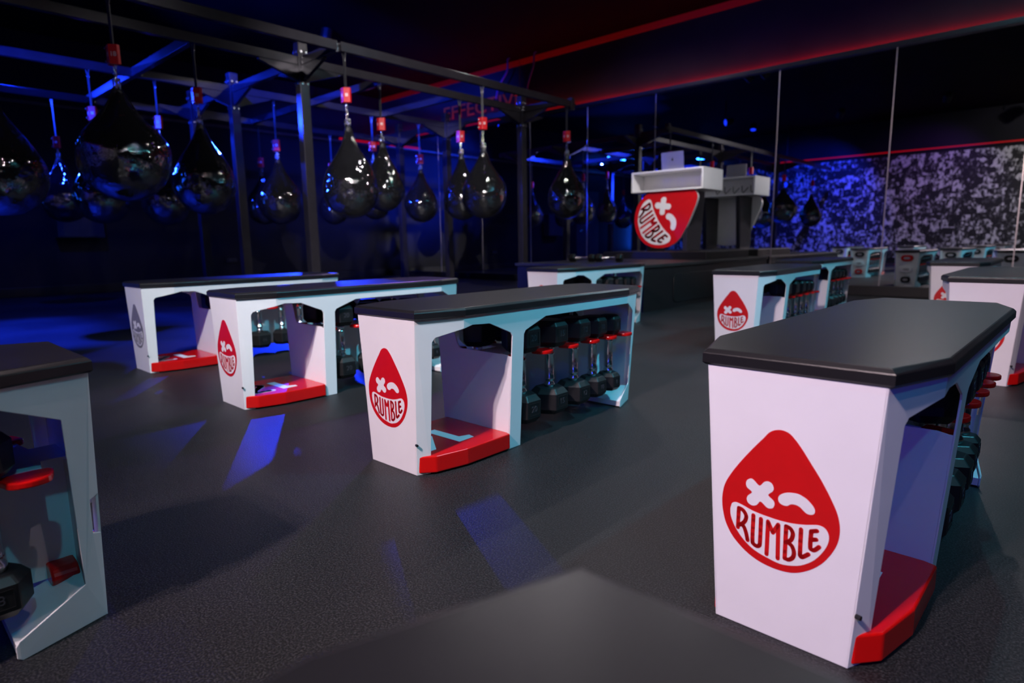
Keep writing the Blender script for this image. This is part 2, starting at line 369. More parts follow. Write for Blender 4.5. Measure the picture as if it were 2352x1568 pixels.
DROP = [(-0.0131, 0.377), (0.0011, 0.3755), (0.0113, 0.3679), (0.0234, 0.3538), (0.039, 0.3319), (0.0561, 0.3073), (0.0716, 0.281), (0.0829, 0.2573), (0.0877, 0.2343), (0.0859, 0.2108), (0.0774, 0.1882), (0.0647, 0.1674), (0.0482, 0.1503), (0.0277, 0.1369), (0.0078, 0.1313), (-0.0164, 0.1308), (-0.0417, 0.1361), (-0.0644, 0.1477), (-0.084, 0.1648), (-0.0974, 0.1863), (-0.1042, 0.2101), (-0.1061, 0.2333), (-0.1023, 0.2579), (-0.091, 0.2822), (-0.0737, 0.3094), (-0.055, 0.3353), (-0.0385, 0.3564), (-0.0271, 0.3706)]
MOUTH = [(-0.0893, 0.2214), (-0.0868, 0.228), (-0.0794, 0.2308), (-0.0662, 0.2282), (-0.0496, 0.2235), (-0.0281, 0.2211), (-0.0055, 0.22), (0.0163, 0.2213), (0.0357, 0.2251), (0.0561, 0.2309), (0.0672, 0.2276), (0.0725, 0.2169), (0.0711, 0.2022), (0.0636, 0.1851), (0.052, 0.1682), (0.0366, 0.1548), (0.0221, 0.1476), (0.0004, 0.1428), (-0.0225, 0.146), (-0.0462, 0.1531), (-0.0652, 0.1662), (-0.0801, 0.1839), (-0.0884, 0.201), (-0.0903, 0.2142)]
WINK = [(-0.0089, 0.2571), (-0.007, 0.2641), (0.0002, 0.2702), (0.0101, 0.2738), (0.0231, 0.2748), (0.0347, 0.2705), (0.0439, 0.2633), (0.0491, 0.2559), (0.0487, 0.2486), (0.0434, 0.2452), (0.037, 0.2454), (0.0311, 0.2496), (0.026, 0.2535), (0.0194, 0.2552), (0.012, 0.254), (0.0064, 0.2496), (-0.0003, 0.2489), (-0.0063, 0.2514)]
XEYE = [(-0.0642, 0.27), (-0.0621, 0.2772), (-0.0551, 0.2813), (-0.0496, 0.2786), (-0.0407, 0.2721), (-0.0337, 0.2804), (-0.0269, 0.2837), (-0.0199, 0.2809), (-0.0169, 0.2734), (-0.0192, 0.2672), (-0.0257, 0.2594), (-0.0166, 0.2521), (-0.0144, 0.2462), (-0.0168, 0.239), (-0.0227, 0.2363), (-0.0281, 0.2375), (-0.0381, 0.2446), (-0.0439, 0.2367), (-0.051, 0.2333), (-0.0583, 0.2353), (-0.0618, 0.242), (-0.0599, 0.2492), (-0.053, 0.2573), (-0.0615, 0.2631)]
LET = [[(-0.0749, 0.2218), (-0.0755, 0.1854)], [(-0.0749, 0.2218), (-0.0677, 0.22), (-0.0618, 0.2121), (-0.0623, 0.2032), (-0.0666, 0.1961), (-0.0729, 0.1906)], [(-0.0693, 0.1933), (-0.0644, 0.189), (-0.0602, 0.1786), (-0.0575, 0.1668)],
       [(-0.0489, 0.2161), (-0.0489, 0.1707), (-0.0467, 0.1636), (-0.0411, 0.1613), (-0.0368, 0.1641), (-0.0357, 0.1713), (-0.0357, 0.2135)],
       [(-0.0237, 0.1523), (-0.0236, 0.2125), None, (-0.0149, 0.195), None, (-0.0065, 0.2122), None, (-0.0049, 0.1513)],
       [(0.0065, 0.1555), (0.0064, 0.2135)], [(0.0064, 0.2135), (0.0136, 0.2112), (0.0177, 0.2033), (0.0154, 0.1923), (0.0091, 0.1861)], [(0.0091, 0.1861), (0.0169, 0.1817), (0.0208, 0.1718), (0.0196, 0.1621), (0.0133, 0.1555), (0.0069, 0.1556)],
       [(0.0301, 0.2156), (0.0305, 0.1750), (0.0312, 0.1690), (0.0345, 0.1680), (0.0435, 0.1762)],
       [(0.0544, 0.2208), (0.0459, 0.2175)], [(0.0459, 0.2175), (0.0457, 0.1898), (0.0485, 0.1862), (0.0525, 0.1867), (0.0591, 0.1944)], [(0.0462, 0.2027), (0.0542, 0.2057)]]
def clip(bm, z):
    if z is not None: bmesh.ops.bisect_plane(bm, geom=bm.verts[:]+bm.edges[:]+bm.faces[:], plane_co=(0, 0, z), plane_no=(0, 0, 1), clear_outer=True)
def logo(parent, f, red, white, d=1.0, lift=0.0004, base=None, cz=None):
    """f maps (v, z, height) to 3D; red drop, white face, red letters"""
    bm = bmesh.new(); prism(bm, smooth_loop(DROP), 0 if base is None else base, lift, f); clip(bm, cz); dr = obj('logo_drop', bm, red, parent); dr['label'] = 'red drop emblem' if red is M['logo_red'] else 'grey drop emblem'
    bm = bmesh.new()
    for P in (MOUTH, WINK): prism(bm, smooth_loop(P), lift*.9, lift*2, f)
    prism(bm, smooth_loop(XEYE, 3), lift*.9, lift*2, f); clip(bm, cz)
    o = obj('logo_face', bm, white, dr); o['label'] = 'white mouth, crossed eye and winking eye'
    bm = bmesh.new()
    for s in LET:
        if None in s:
            q = [p for p in s if p]
            stroke(bm, q, .0072, lift*1.9, lift*3, f)
        else: stroke(bm, smooth_open(s), .0072, lift*1.9, lift*3, f)
    o = obj('logo_lettering', bm, red, dr); o['label'] = 'lettering RUMBLE'
    return dr
def rounded_rect(w, h, r, n=5, cx=0, cy=0):
    out = []
    for qx, qy, a0 in ((w/2-r, h/2-r, 0), (-w/2+r, h/2-r, 90), (-w/2+r, -h/2+r, 180), (w/2-r, -h/2+r, 270)):
        for k in range(n+1):
            a = math.radians(a0+90*k/n); out.append((cx+qx+r*math.cos(a), cy+qy+r*math.sin(a)))
    return out
def hexoval(w, h, cx, cy):
    return smooth_loop([(cx+w*.5*a, cy+h*.5*b_) for a, b_ in ((1, .0), (.8, .75), (.4, 1), (-.4, 1), (-.8, .75), (-1, 0), (-.8, -.75), (-.4, -1), (.4, -1), (.8, -.75))], 3)
ZS = .058
G_L = [(-.058, .197), (-.058, .233), (.062, .236), (.074, .271), (.101, .266), (.103, .200)]
G_A = [(.006, .122), (-.022, .166), (-.008, .180), (.102, .103), (.102, .067), (.024, .118)]
G_2 = [[(-.05, .085), (-.055, .125), (-.03, .15), (0.0, .14), (.04, .10), (.085, .075), (.095, .15)]]
TNG = (.418, .576, .730, .868, .990, 1.104)
def make_bench(name, loc, rz, label, logo_col='red', glyph='A', caps='bwr', detail=True):
    t = empty(name, loc, label, 'bench', 'workout benches', rz)
    obj('top_pad', top_pad_bm(), M['pad'], t, bevel=0)
    for s in (1, -1):
        obj('side_panel', side_panel_bm(s), M['white'], t, bevel=.0012, segs=2)
    ep = obj('end_panel', end_panel_bm(0), M['white'], t, bevel=.0015)
    k0 = (u_end(0)-u_end(.472))/.472
    def f(v, z, h): return (v, u_end(z)-h-.0003, z)
    logo(ep, f, M['logo_red'] if logo_col == 'red' else M['logo_grey'], M['logo_white'])
    # far end: open frame with three rounded caps
    bm = bmesh.new()
    for s in (1, -1):
        def g(x, z, h, s=s): return (s*(v_side(BL, z)-x), BL-u_end(z)-h, z)
        prism(bm, [(0.0005, 0), (.03, 0), (.03, .472), (.0005, .472)], 0, .004, g)
    prism(bm, [(-.125, .0), (.125, 0), (.12, .03), (-.12, .03)], .0, .004, lambda x, z, h: (x*.85, BL-u_end(z)-h, z))
    obj('end_frame', bm, M['white'], t)
    bm = bmesh.new(); prism(bm, [(-.098, .03), (.098, .03), (.117, .465), (-.117, .465)], 0, .004, lambda x, z, h: (x, BL-.030-h, z)); obj('end_panel', bm, M['white'], t)
    cm = dict(b=M['rubber'], w=M['white'], r=M['red'])
    for k, (c_, z, w_) in enumerate(zip(caps, (.395, .24, .10), (.15, .15, .12))):
        bm = bmesh.new(); prism(bm, hexoval(w_, .085, 0, z), 0, .026, lambda x, z, h: (x, BL-.030+h, z))
        cp = obj('end_cap', bm, cm[c_], t, bevel=.006); cp['label'] = {'b': 'black', 'w': 'white', 'r': 'red'}[c_]+' rounded end cap'
        bm = bmesh.new(); prism(bm, hexoval(w_*.5, .032, 0, z), .0255, .028, lambda x, z, h: (x, BL-.030+h, z)); obj('cap_badge', bm, M['laptop'], cp, bevel=0)
    # divider between the open bay and the weight rack, cut away at its top
    bm = bmesh.new()
    wv = lambda z: v_side(.375, z)-.004
    dv = [(-wv(0), 0), (wv(0), 0), (wv(.32), .318), (.168, .318), (.150, .322), (-.070, .322), (-.085, .34), (-.105, .405), (-.115, .452), (-wv(.45), .452)]
    prism(bm, dv, .373, .377, lambda x, z, h: (x, h, z)); obj('divider', bm, M['white'], t)
    # red shelf with protruding folded lips
    bm = bmesh.new()
    ol = [(-.118, .022), (.118, .022), (.150, .062), (.172, .172), (.172, .366), (.150, .3725), (-.145, .3725), (-.150, .366), (-.150, .172), (-.128, .062)]
    prism(bm, ol, .006, ZS); sh = obj('floor_shelf', bm, M['red'], t, bevel=.005, segs=3, angle=20); sh['label'] = 'red floor shelf of the open bay'
    bm = bmesh.new(); fz = lambda x, y, h: (x, y, ZS+h)
    prism(bm, G_L, -.0002, .0006, fz)
    if glyph == 'A': prism(bm, G_A, -.0002, .0006, fz)
    else:
        for s_ in G_2: stroke(bm, smooth_open(s_), .032, -.0002, .0006, fz)
    o = obj('shelf_number', bm, M['logo_white'], sh); o['label'] = 'white numerals on the red shelf'
    # weight rack: a comb plate with red tongues, and a tray near the foot
    bm = bmesh.new()
    box(bm, -.052, .052, .379, 1.185, .300, .306)
    for s in (1, -1):
        for uu in TNG:
            prism(bm, [(s*.05, uu-.034), (s*.150, uu-.020), (s*.150, uu+.020), (s*.05, uu+.034)], .300, .306)
    obj('rack_plate', bm, M['white'], t)
    bm = bmesh.new()
    box(bm, -.004, .004, .379, 1.185, .06, .300); obj('rack_web', bm, M['white'], t)
    for s in (1, -1):
        for uu in TNG:
            bm = bmesh.new(); prism(bm, smooth_loop([(s*.118, uu-.034), (s*.150, uu-.034), (s*.170, uu-.024), (s*.177, uu), (s*.170, uu+.024), (s*.150, uu+.034), (s*.118, uu+.034)], 3), .299, .3115)
            o = obj('rack_tongue', bm, M['red'], t, bevel=.003); o['label'] = 'red rubber tongue of the weight rack'
    bm = bmesh.new()
    n = []
    def q(x, y, z): return bm.verts.new((x, y, z))
    for y, z in ((1.056, .005), (1.056, .026), (1.164, .070), (1.195, .070)):
        n.append([q(-v_side(y, z)+.005, y, z), q(v_side(y, z)-.005, y, z)])
    for i in range(3): bm.faces.new((n[i][0], n[i][1], n[i+1][1], n[i+1][0]))
    o = obj('foot_tray', bm, M['white'], t); so = o.modifiers.new('s', 'SOLIDIFY'); so.thickness = .004
    bm = bmesh.new()
    for s in (1, -1):
        for uu in (.30, 1.11): tube(bm, [(s*.06, uu, .447), (s*.06, uu, .472)], .006, 8)
    tube(bm, [(.10, .80, .41), (.10, .80, .472)], .007, 8)
    obj('under_bolts', bm, M['steel'], t)
    bm = bmesh.new(); box(bm, -.15, .15, .16, BL-.16, .446, .472); obj('top_tray', bm, M['white'], t)
    bm = bmesh.new(); tube(bm, [(v_side(.01, .10)-.002, .012, .098), (v_side(.01, .10)+.006, .010, .098)], .004, 8); obj('latch_pin', bm, M['rubber'], t)
    if caps[2] == 'r':
        bm = bmesh.new(); prism(bm, hexoval(.10, .04, 0, .072), 0, .045, lambda x, z, h: (x, BL-.038-h, z)); obj('inner_block', bm, M['red'], t, bevel=.004)['label'] = 'red rounded block'
    bm = bmesh.new(); box(bm, -.112, .112, .02, .05, -.0005, .004); obj('rubber_foot', bm, M['rubber'], t)
    return t
# dumbbell proto, standing vertically: base at z 0
def head_bm(r, z0, z1):
    bm = bmesh.new(); h = z1-z0; pr = [(r*.74, z0), (r, z0+h*.2), (r, z1-h*.2), (r*.74, z1)]
    rings = [[bm.verts.new((rr*math.cos(PI/3*k), rr*math.sin(PI/3*k), z)) for k in range(6)] for rr, z in pr]
    for i in range(3):
        for k in range(6): bm.faces.new((rings[i][k], rings[i][(k+1) % 6], rings[i+1][(k+1) % 6], rings[i+1][k]))
    bm.faces.new(rings[0][::-1]); bm.faces.new(rings[-1]); return bm
def dumbbell(label, group, r=.054, hh=.08, L=.330, wt='20'):
    t = empty('dumbbell', (0, 0, 0), label, 'dumbbell', group)
    for i, (a, b_) in enumerate(((0, hh), (L-hh, L))):
        hd = obj('weight_head', head_bm(r, a, b_), M['rubber'], t, bevel=.003)
        bm = bmesh.new(); zc = (a+b_)/2; ap = r*math.cos(PI/6)
        ang = PI/6
        rot = Matrix.Rotation(0, 4, 'Z')
        def fr(x, z, h, zc=zc): 
            n_ = Vector((math.cos(ang), math.sin(ang), 0)); tt = Vector((-math.sin(ang), math.cos(ang), 0)); p = n_*(ap+h)+tt*x; return (p.x, p.y, zc+z)
        wq, hq = r*.34, hh*.2
        for rc in ((-wq, wq, hq, hq+.0015), (-wq, wq, -hq-.0015, -hq), (-wq-.0015, -wq, -hq, hq), (wq, wq+.0015, -hq, hq)):
            prism(bm, [(rc[0], rc[2]), (rc[1], rc[2]), (rc[1], rc[3]), (rc[0], rc[3])], -.0005, .0012, fr)
        o = obj('number_frame', bm, M['rubber'], hd)
        tm = Matrix(((-math.sin(ang), 0, math.cos(ang), math.cos(ang)*ap), (math.cos(ang), 0, math.sin(ang), math.sin(ang)*ap), (0, 1, 0, zc), (0, 0, 0, 1)))
        flat_text('weight_number', wt, hh*.30, M['cabinet'], hd, tm, .001)
    bm = bmesh.new(); z0, z1 = hh-.002, L-hh+.002; m_ = (z0+z1)/2
    lathe(bm, [(.020, z0), (.020, z0+.014), (.0155, z0+.020), (.0155, z0+.026), (.0185, z0+.028), (.0185, z0+.036), (.0165, z0+.038), (.0180, m_), (.0165, z1-.038), (.0185, z1-.036), (.0185, z1-.028), (.0155, z1-.026), (.0155, z1-.020), (.020, z1-.014), (.020, z1)], 20)
    o = obj('handle', bm, M['chrome'], t, smooth=True); o['label'] = 'chrome grip'
    return t
protos = {}
for nm, r, hh, L, wt in (('a', .070, .100, .350, '20'), ('b', .070, .096, .345, '15'), ('c', .066, .090, .335, '12'), ('d', .058, .083, .325, '10'), ('e', .050, .076, .315, '8')):
    protos[nm] = (r, hh, L, wt)
DB_POS = [('a', .497, 0), ('b', .655, 0), ('c', .803, 0), ('d', .930, 0), ('e', 1.046, 0)]
proto_obj = {}
ORD = ['next to divider', 'second from divider', 'third from divider', 'fourth from divider', 'fifth from divider']
def fill_bench(loc, rz, desc, sides=(1, -1), n=5):
    mt = Matrix.Translation(loc) @ Matrix.Rotation(rz, 4, 'Z')
    for s in sides:
        for i, (nm, u, _) in enumerate(DB_POS[:n]):
            r, hh, L, wt = protos[nm]
            lab = 'hex dumbbell %s, %s side of %s' % (ORD[i], 'right' if s > 0 else 'left', desc)
            if nm not in proto_obj: proto_obj[nm] = d = dumbbell(lab, 'dumbbells in the bench racks', r, hh, L, wt)
            else: d = copy_tree(proto_obj[nm]); d['label'] = lab
            p = mt @ Vector((s*.108, u, .3125-(L-hh)))
            d.location = p; d.rotation_euler = (0, 0, rz-PI/6 if s > 0 else rz+PI-PI/6)
# bench table: name, x, y(near end), label
BENCHES = [
    ('M', -1.533, 1.086, .4, 'white bench with red shelf in the middle of the floor, whole side seen', 'red', 'A', 'bwr'),
    ('R', -.325, 1.011, -.8, 'white bench with large red drop emblem nearest at the right', 'red', 'A', 'rwb'),
    ('S', -2.678, 1.087, -.8, 'white bench second from the left edge, partly behind the middle one', 'red', '2', 'bwr'),
    ('A', -3.869, 1.09, 0, 'farthest left white bench, with grey drop emblem and blue-lit top', 'grey', '2', 'bwr'),
    ('C', -2.903, 3.454, .7, 'white bench in front of the stage with the dumbbells', 'red', 'A', 'bwr'),
    ('D', -1.568, 3.675, 1.0, 'white bench behind the near right bench, its drop emblem seen', 'red', 'A', 'bwr'),
    ('E', -1.828, 5.491, 0, 'white bench near the mirror, mostly hidden behind another bench', 'red', 'A', 'rwb'),
    ('G', -.704, 5.474, 0, 'small white bench near the mirror at the right edge', 'red', '2', 'bwr'),
    ('F', -.331, 3.564, 0, 'white bench with blue-lit corner cut off by the right edge', 'red', 'A', 'bwr'),
    ('N', -1.42, -.93, 0, 'near left white bench cut off by the left edge', 'red', 'A', 'bwr'),
    ('Q', -.060, -.934, 0, 'blurred bench top right in front of the camera', 'red', 'A', 'bwr'),
]
SHORT = {'M': 'middle bench', 'R': 'near right bench', 'S': 'second bench from the left', 'A': 'farthest left bench', 'C': 'bench in front of the stage', 'D': 'bench behind the near right one', 'E': 'hidden bench by the mirror', 'G': 'small bench by the mirror at right', 'F': 'bench cut by the right edge', 'N': 'bench cut by the left edge', 'Q': 'foreground bench'}
for nm, x, y, rz, lab, lc, gl, cp in BENCHES:
    a = math.radians(rz); c = Vector((x, y+.6, 0)); l = c+Matrix.Rotation(a, 3, 'Z') @ Vector((0, -.6, 0))
    make_bench('bench', l, a, lab, lc, gl, cp)
    if nm != 'Q': fill_bench(l, a, SHORT[nm], sides=(1,) if nm == 'F' else (1, -1))

# ================================================================ STAGE AND DESK
st = empty('stage', (-3.92, 6.78, 0), 'low black stage against the mirrors behind the benches', 'stage')
def part(name, dims, m, par, bevel=0, off=None):
    bm = bmesh.new(); x0, x1, y0, y1, z0, z1 = dims; ox, oy, oz = par.location if par.parent is None else par.parent.location
    box(bm, x0-ox, x1-ox, y0-oy, y1-oy, z0-oz, z1-oz); return obj(name, bm, m, par, bevel=bevel)
part('deck', (-4.75, -3.085, 5.2, 8.315, .425, .455), M['stage'], st, .004)
part('stage_body', (-4.73, -3.105, 5.22, 8.315, 0, .426), M['trim'], st)
bm = bmesh.new(); prism(bm, rounded_rect(1.0, .30, .07), 0, .010, lambda x, z, h: (-3.105+3.92+h, x+6.30-6.78, z+.20)); obj('side_grille', bm, M['stagegloss'], st, bevel=.004)['label'] = 'rounded glossy panel in the stage side'
o = empty('plinth', (-4.0, 7.6, .455), 'low dark plinth on the stage under the desk', 'plinth'); part('plinth_block', (-4.75, -3.30, 6.95, 8.2, .455, .545), M['trim'], o, .004)
dk = empty('dj_desk', (-4.03, 7.53, .545), 'white desk box on a dark stand with red drop sign', 'desk')
x0, x1, y0, y1, z0, z1 = -4.535, -3.53, 7.27, 7.83, 1.305, 1.565
bm = bmesh.new(); ox, oy, oz = dk.location; t_ = .022
for d in ((x0, x1, y0, y1, z1-t_, z1), (x0, x1, y0, y1, z0, z0+t_), (x0, x0+t_, y0, y1, z0+t_, z1-t_), (x1-t_, x1, y0, y1, z0+t_, z1-t_), (x0+t_, x1-t_, 7.545, 7.555, z0+t_, z1-t_)):
    box(bm, d[0]-ox, d[1]-ox, d[2]-oy, d[3]-oy, d[4]-oz, d[5]-oz)
obj('desk_box', bm, M['deskwhite'], dk, bevel=.003)
for xx in (-4.30, -3.78):
    bm = bmesh.new(); prism(bm, [(7.34, .545), (7.72, .545), (7.80, 1.305), (7.30, 1.305)], xx-.03, xx+.03, lambda y, z, x: (x-ox, y-oy, z-oz))
    obj('stand_leg', bm, M['rig'], dk, bevel=.004)
bm = bmesh.new()
for k in range(5):
    xx = -4.2+k*.13; tube(bm, [(xx-ox, 7.60-oy, 1.45-oz), (xx+.03-ox, 7.66-oy, 1.37-oz), (xx+.07-ox, 7.72-oy, 1.34-oz), (xx+.12-ox, 7.66-oy, 1.42-oz)], .006, 6)
obj('loose_cables', bm, M['strap'], dk)
# drop sign, turned so the tip points up to the right
SG, SA = 3.9, math.radians(-58)
def fs(v, z, h):
    z -= .245; X = (v*math.cos(SA)-z*math.sin(SA))*SG; Z = (v*math.sin(SA)+z*math.cos(SA))*SG
    return (X-4.04-ox, 7.30-h-oy, Z+.962-oz)
bm = bmesh.new(); prism(bm, smooth_loop(DROP), -.045, .0, fs); clip(bm, 1.304-oz); sb = obj('sign_board', bm, M['deskwhite'], dk); sb['label'] = 'white edge of the drop sign'
dr = logo(dk, fs, M['logo_red'], M['logo_white'], lift=.002, base=-.001, cz=1.304-oz)
# laptop
lp = empty('laptop', (-4.0, 7.50, 1.565), 'silver laptop open on top of the white desk', 'laptop')
bm = bmesh.new(); prism(bm, rounded_rect(.31, .22, .012), 0, .012); obj('laptop_base', bm, M['laptop'], lp)
bm = bmesh.new()
def fl(x, z, h): return (x, -.11-z*.12-h, .012+z*.99)
prism(bm, rounded_rect(.31, .215, .012, cy=.108), 0, .006, fl); ls = obj('laptop_lid', bm, M['laptop'], lp)
bm = bmesh.new(); prism(bm, hexoval(.026, .03, 0, .12), .0055, .0066, fl); prism(bm, hexoval(.007, .012, .004, .142), .0055, .0066, fl); obj('lid_emblem', bm, M['darklogo'], ls)['label'] = 'small dark emblem on the lid'
# dumbbells lying on the stage
for i, (x, y, a, lab) in enumerate(((-4.255, 5.80, .22, 'dumbbell lying on the stage, the one farther left'), (-3.935, 5.872, .22, 'dumbbell lying on the stage, the one closer to the desk'))):
    d = copy_tree(proto_obj['e']); d['label'] = 'black hex '+lab; d['group'] = 'dumbbells lying on the stage'
    mr = Matrix.Rotation(a, 3, 'Z') @ Matrix.Rotation(PI/2, 3, 'Y') @ Matrix.Rotation(PI/6, 3, 'Z')
    d.rotation_euler = mr.to_euler(); d.location = Vector((x, y, .4990)) - mr @ Vector((0, 0, .1575))

# ================================================================ BAG RIG
rg = empty('bag_rig', (-7.4, 3.4, 0), 'dark steel frame on posts that carries the hanging bags', 'rig')
RX, RY, RZ = rg.location
ZT, BH, BWd = 2.52, .085, .055
def beam(x0, y0, x1, y1, name='beam', z=ZT):
    bm = bmesh.new()
    if abs(x1-x0) < 1e-4: d = (x0-BWd/2, x0+BWd/2, min(y0, y1), max(y0, y1))
    else: d = (min(x0, x1), max(x0, x1), y0-BWd/2, y0+BWd/2)
    box(bm, d[0]-RX, d[1]-RX, d[2]-RY, d[3]-RY, z-BH/2, z+BH/2); return obj(name, bm, M['rig'], rg, bevel=.004)
BX = [-5.35, -6.05, -7.65, -9.4]; PY = [.10, 3.45, 6.80]
beam(BX[0], -1.9, BX[0], .075); beam(BX[0], .105, BX[0], 3.42); beam(BX[0], 3.46, BX[0], 6.98)
for x in (BX[1], BX[2]):
    for a, b_ in ((-1.9, .05), (.15, 3.40), (3.50, 6.75)): beam(x, a, x, b_)
for a, b_ in ((-1.9, .08), (.12, 3.43), (3.47, 6.83)): beam(BX[3], a, BX[3], b_)
def posts(x, y):
    bm = bmesh.new(); box(bm, x-.05-RX, x+.05-RX, y-.05-RY, y+.05-RY, 0, 2.70)
    p = obj('post', bm, M['rig'], rg, bevel=.005)
    bm = bmesh.new(); box(bm, x-.09-RX, x+.09-RX, y-.09-RY, y+.09-RY, 0, .012); obj('base_plate', bm, M['rig'], p)
    bm = bmesh.new()
    for zz in (2.60, 2.30):
        for s in (-1, 1):
            tube(bm, [(x+.05-RX, y+s*.028-RY, zz), (x+.064-RX, y+s*.028-RY, zz)], .013, 8)
            tube(bm, [(x+s*.028-RX, y-.05-RY, zz), (x+s*.028-RX, y-.064-RY, zz)], .013, 8)
    obj('bolts', bm, M['steel'], p)
    bm = bmesh.new()
    for s in (-1, 1):
        prism(bm, [(.05*s, 2.33), (.05*s, 2.476), (.45*s, 2.476), (.45*s, 2.462)], -.02, .02, lambda a, z, h: (x+h-RX, y+a-RY, z))
        prism(bm, [(.05*s, 2.33), (.05*s, 2.476), (.45*s, 2.476), (.45*s, 2.462)], -.02, .02, lambda a, z, h: (x+a-RX, y+h-RY, z))
    obj('gusset', bm, M['rig'], p)
for x in (BX[1], BX[2]):
    for y in PY: posts(x, y)
for y in (.10, 3.45): posts(BX[3]+.0, y) if False else None
posts(-8.85, 3.45); posts(-8.85, 6.80)
def cross(x0, x1, y):
    beam(x0, y, x1, y, 'cross_beam')
    bm = bmesh.new()
    for x in (x0, x1):
        for zz in (-.02, .02): tube(bm, [(x+.0-RX, y-.02-RY, ZT+zz), (x+.03-RX, y-.02-RY, ZT+zz)], .011, 8); tube(bm, [(x+.0-RX, y+.06-RY, ZT+zz), (x+.03-RX, y+.06-RY, ZT+zz)], .011, 8)
    obj('bolts', bm, M['steel'], rg)
for y in PY:
    cross(BX[1]+.05, BX[0]-.028, y); cross(BX[2]+.05, BX[1]-.05, y); cross(BX[3]+.028, BX[2]-.05, y)
for y in (.75, 2.40, 4.48, 5.57): cross(BX[2]+.028, BX[1]-.028, y)
for y in (2.40, 4.48): cross(BX[3]+.028, BX[2]-.028, y)
# end fitting of the outer beam
bm = bmesh.new(); box(bm, -5.39-RX, -5.31-RX, 6.99-RY, 7.06-RY, 2.44, 2.60); tube(bm, [(-5.35-RX, 6.97-RY, 2.52), (-5.35-RX, 7.10-RY, 2.52)], .03, 10); obj('end_fitting', bm, M['rig'], rg, bevel=.004)

# bags
def bag_meshes(D, Hh, seed):
    rnd = random.Random(seed); prof = []
    R = D/2; zs = []
    n = 26
    k = (Hh-1.05*R)/(1.95*R)
    for i in range(12):
        a = PI/2*i/11; prof.append((max(R*math.sin(a), .004), 1.05*R*(1-math.cos(a))))
    up = [(1.0, 0), (.975, .22), (.90, .45), (.78, .68), (.62, .92), (.44, 1.18), (.27, 1.46), (.15, 1.72), (.075, 1.95)]
    for r, z in smooth_open(up, 2)[1:]: prof.append((R*r, 1.05*R+z*R*k))
    bm = bmesh.new(); lathe(bm, prof, 40)
    ph = [rnd.uniform(0, 6.28) for _ in range(6)]
    for v in bm.verts:
        a = math.atan2(v.co.y, v.co.x); z = v.co.z/Hh; r = math.hypot(v.co.x, v.co.y)
        d = 1+.020*math.sin(3*a+7*z+ph[0])+.013*math.sin(5*a-11*z+ph[1])+.010*math.sin(2*a+17*z+ph[2])
        up_ = max(0, z-.5)*2
        d += up_*.10*math.sin(4*a+ph[3])
        v.co.x *= d; v.co.y *= d
    return bm
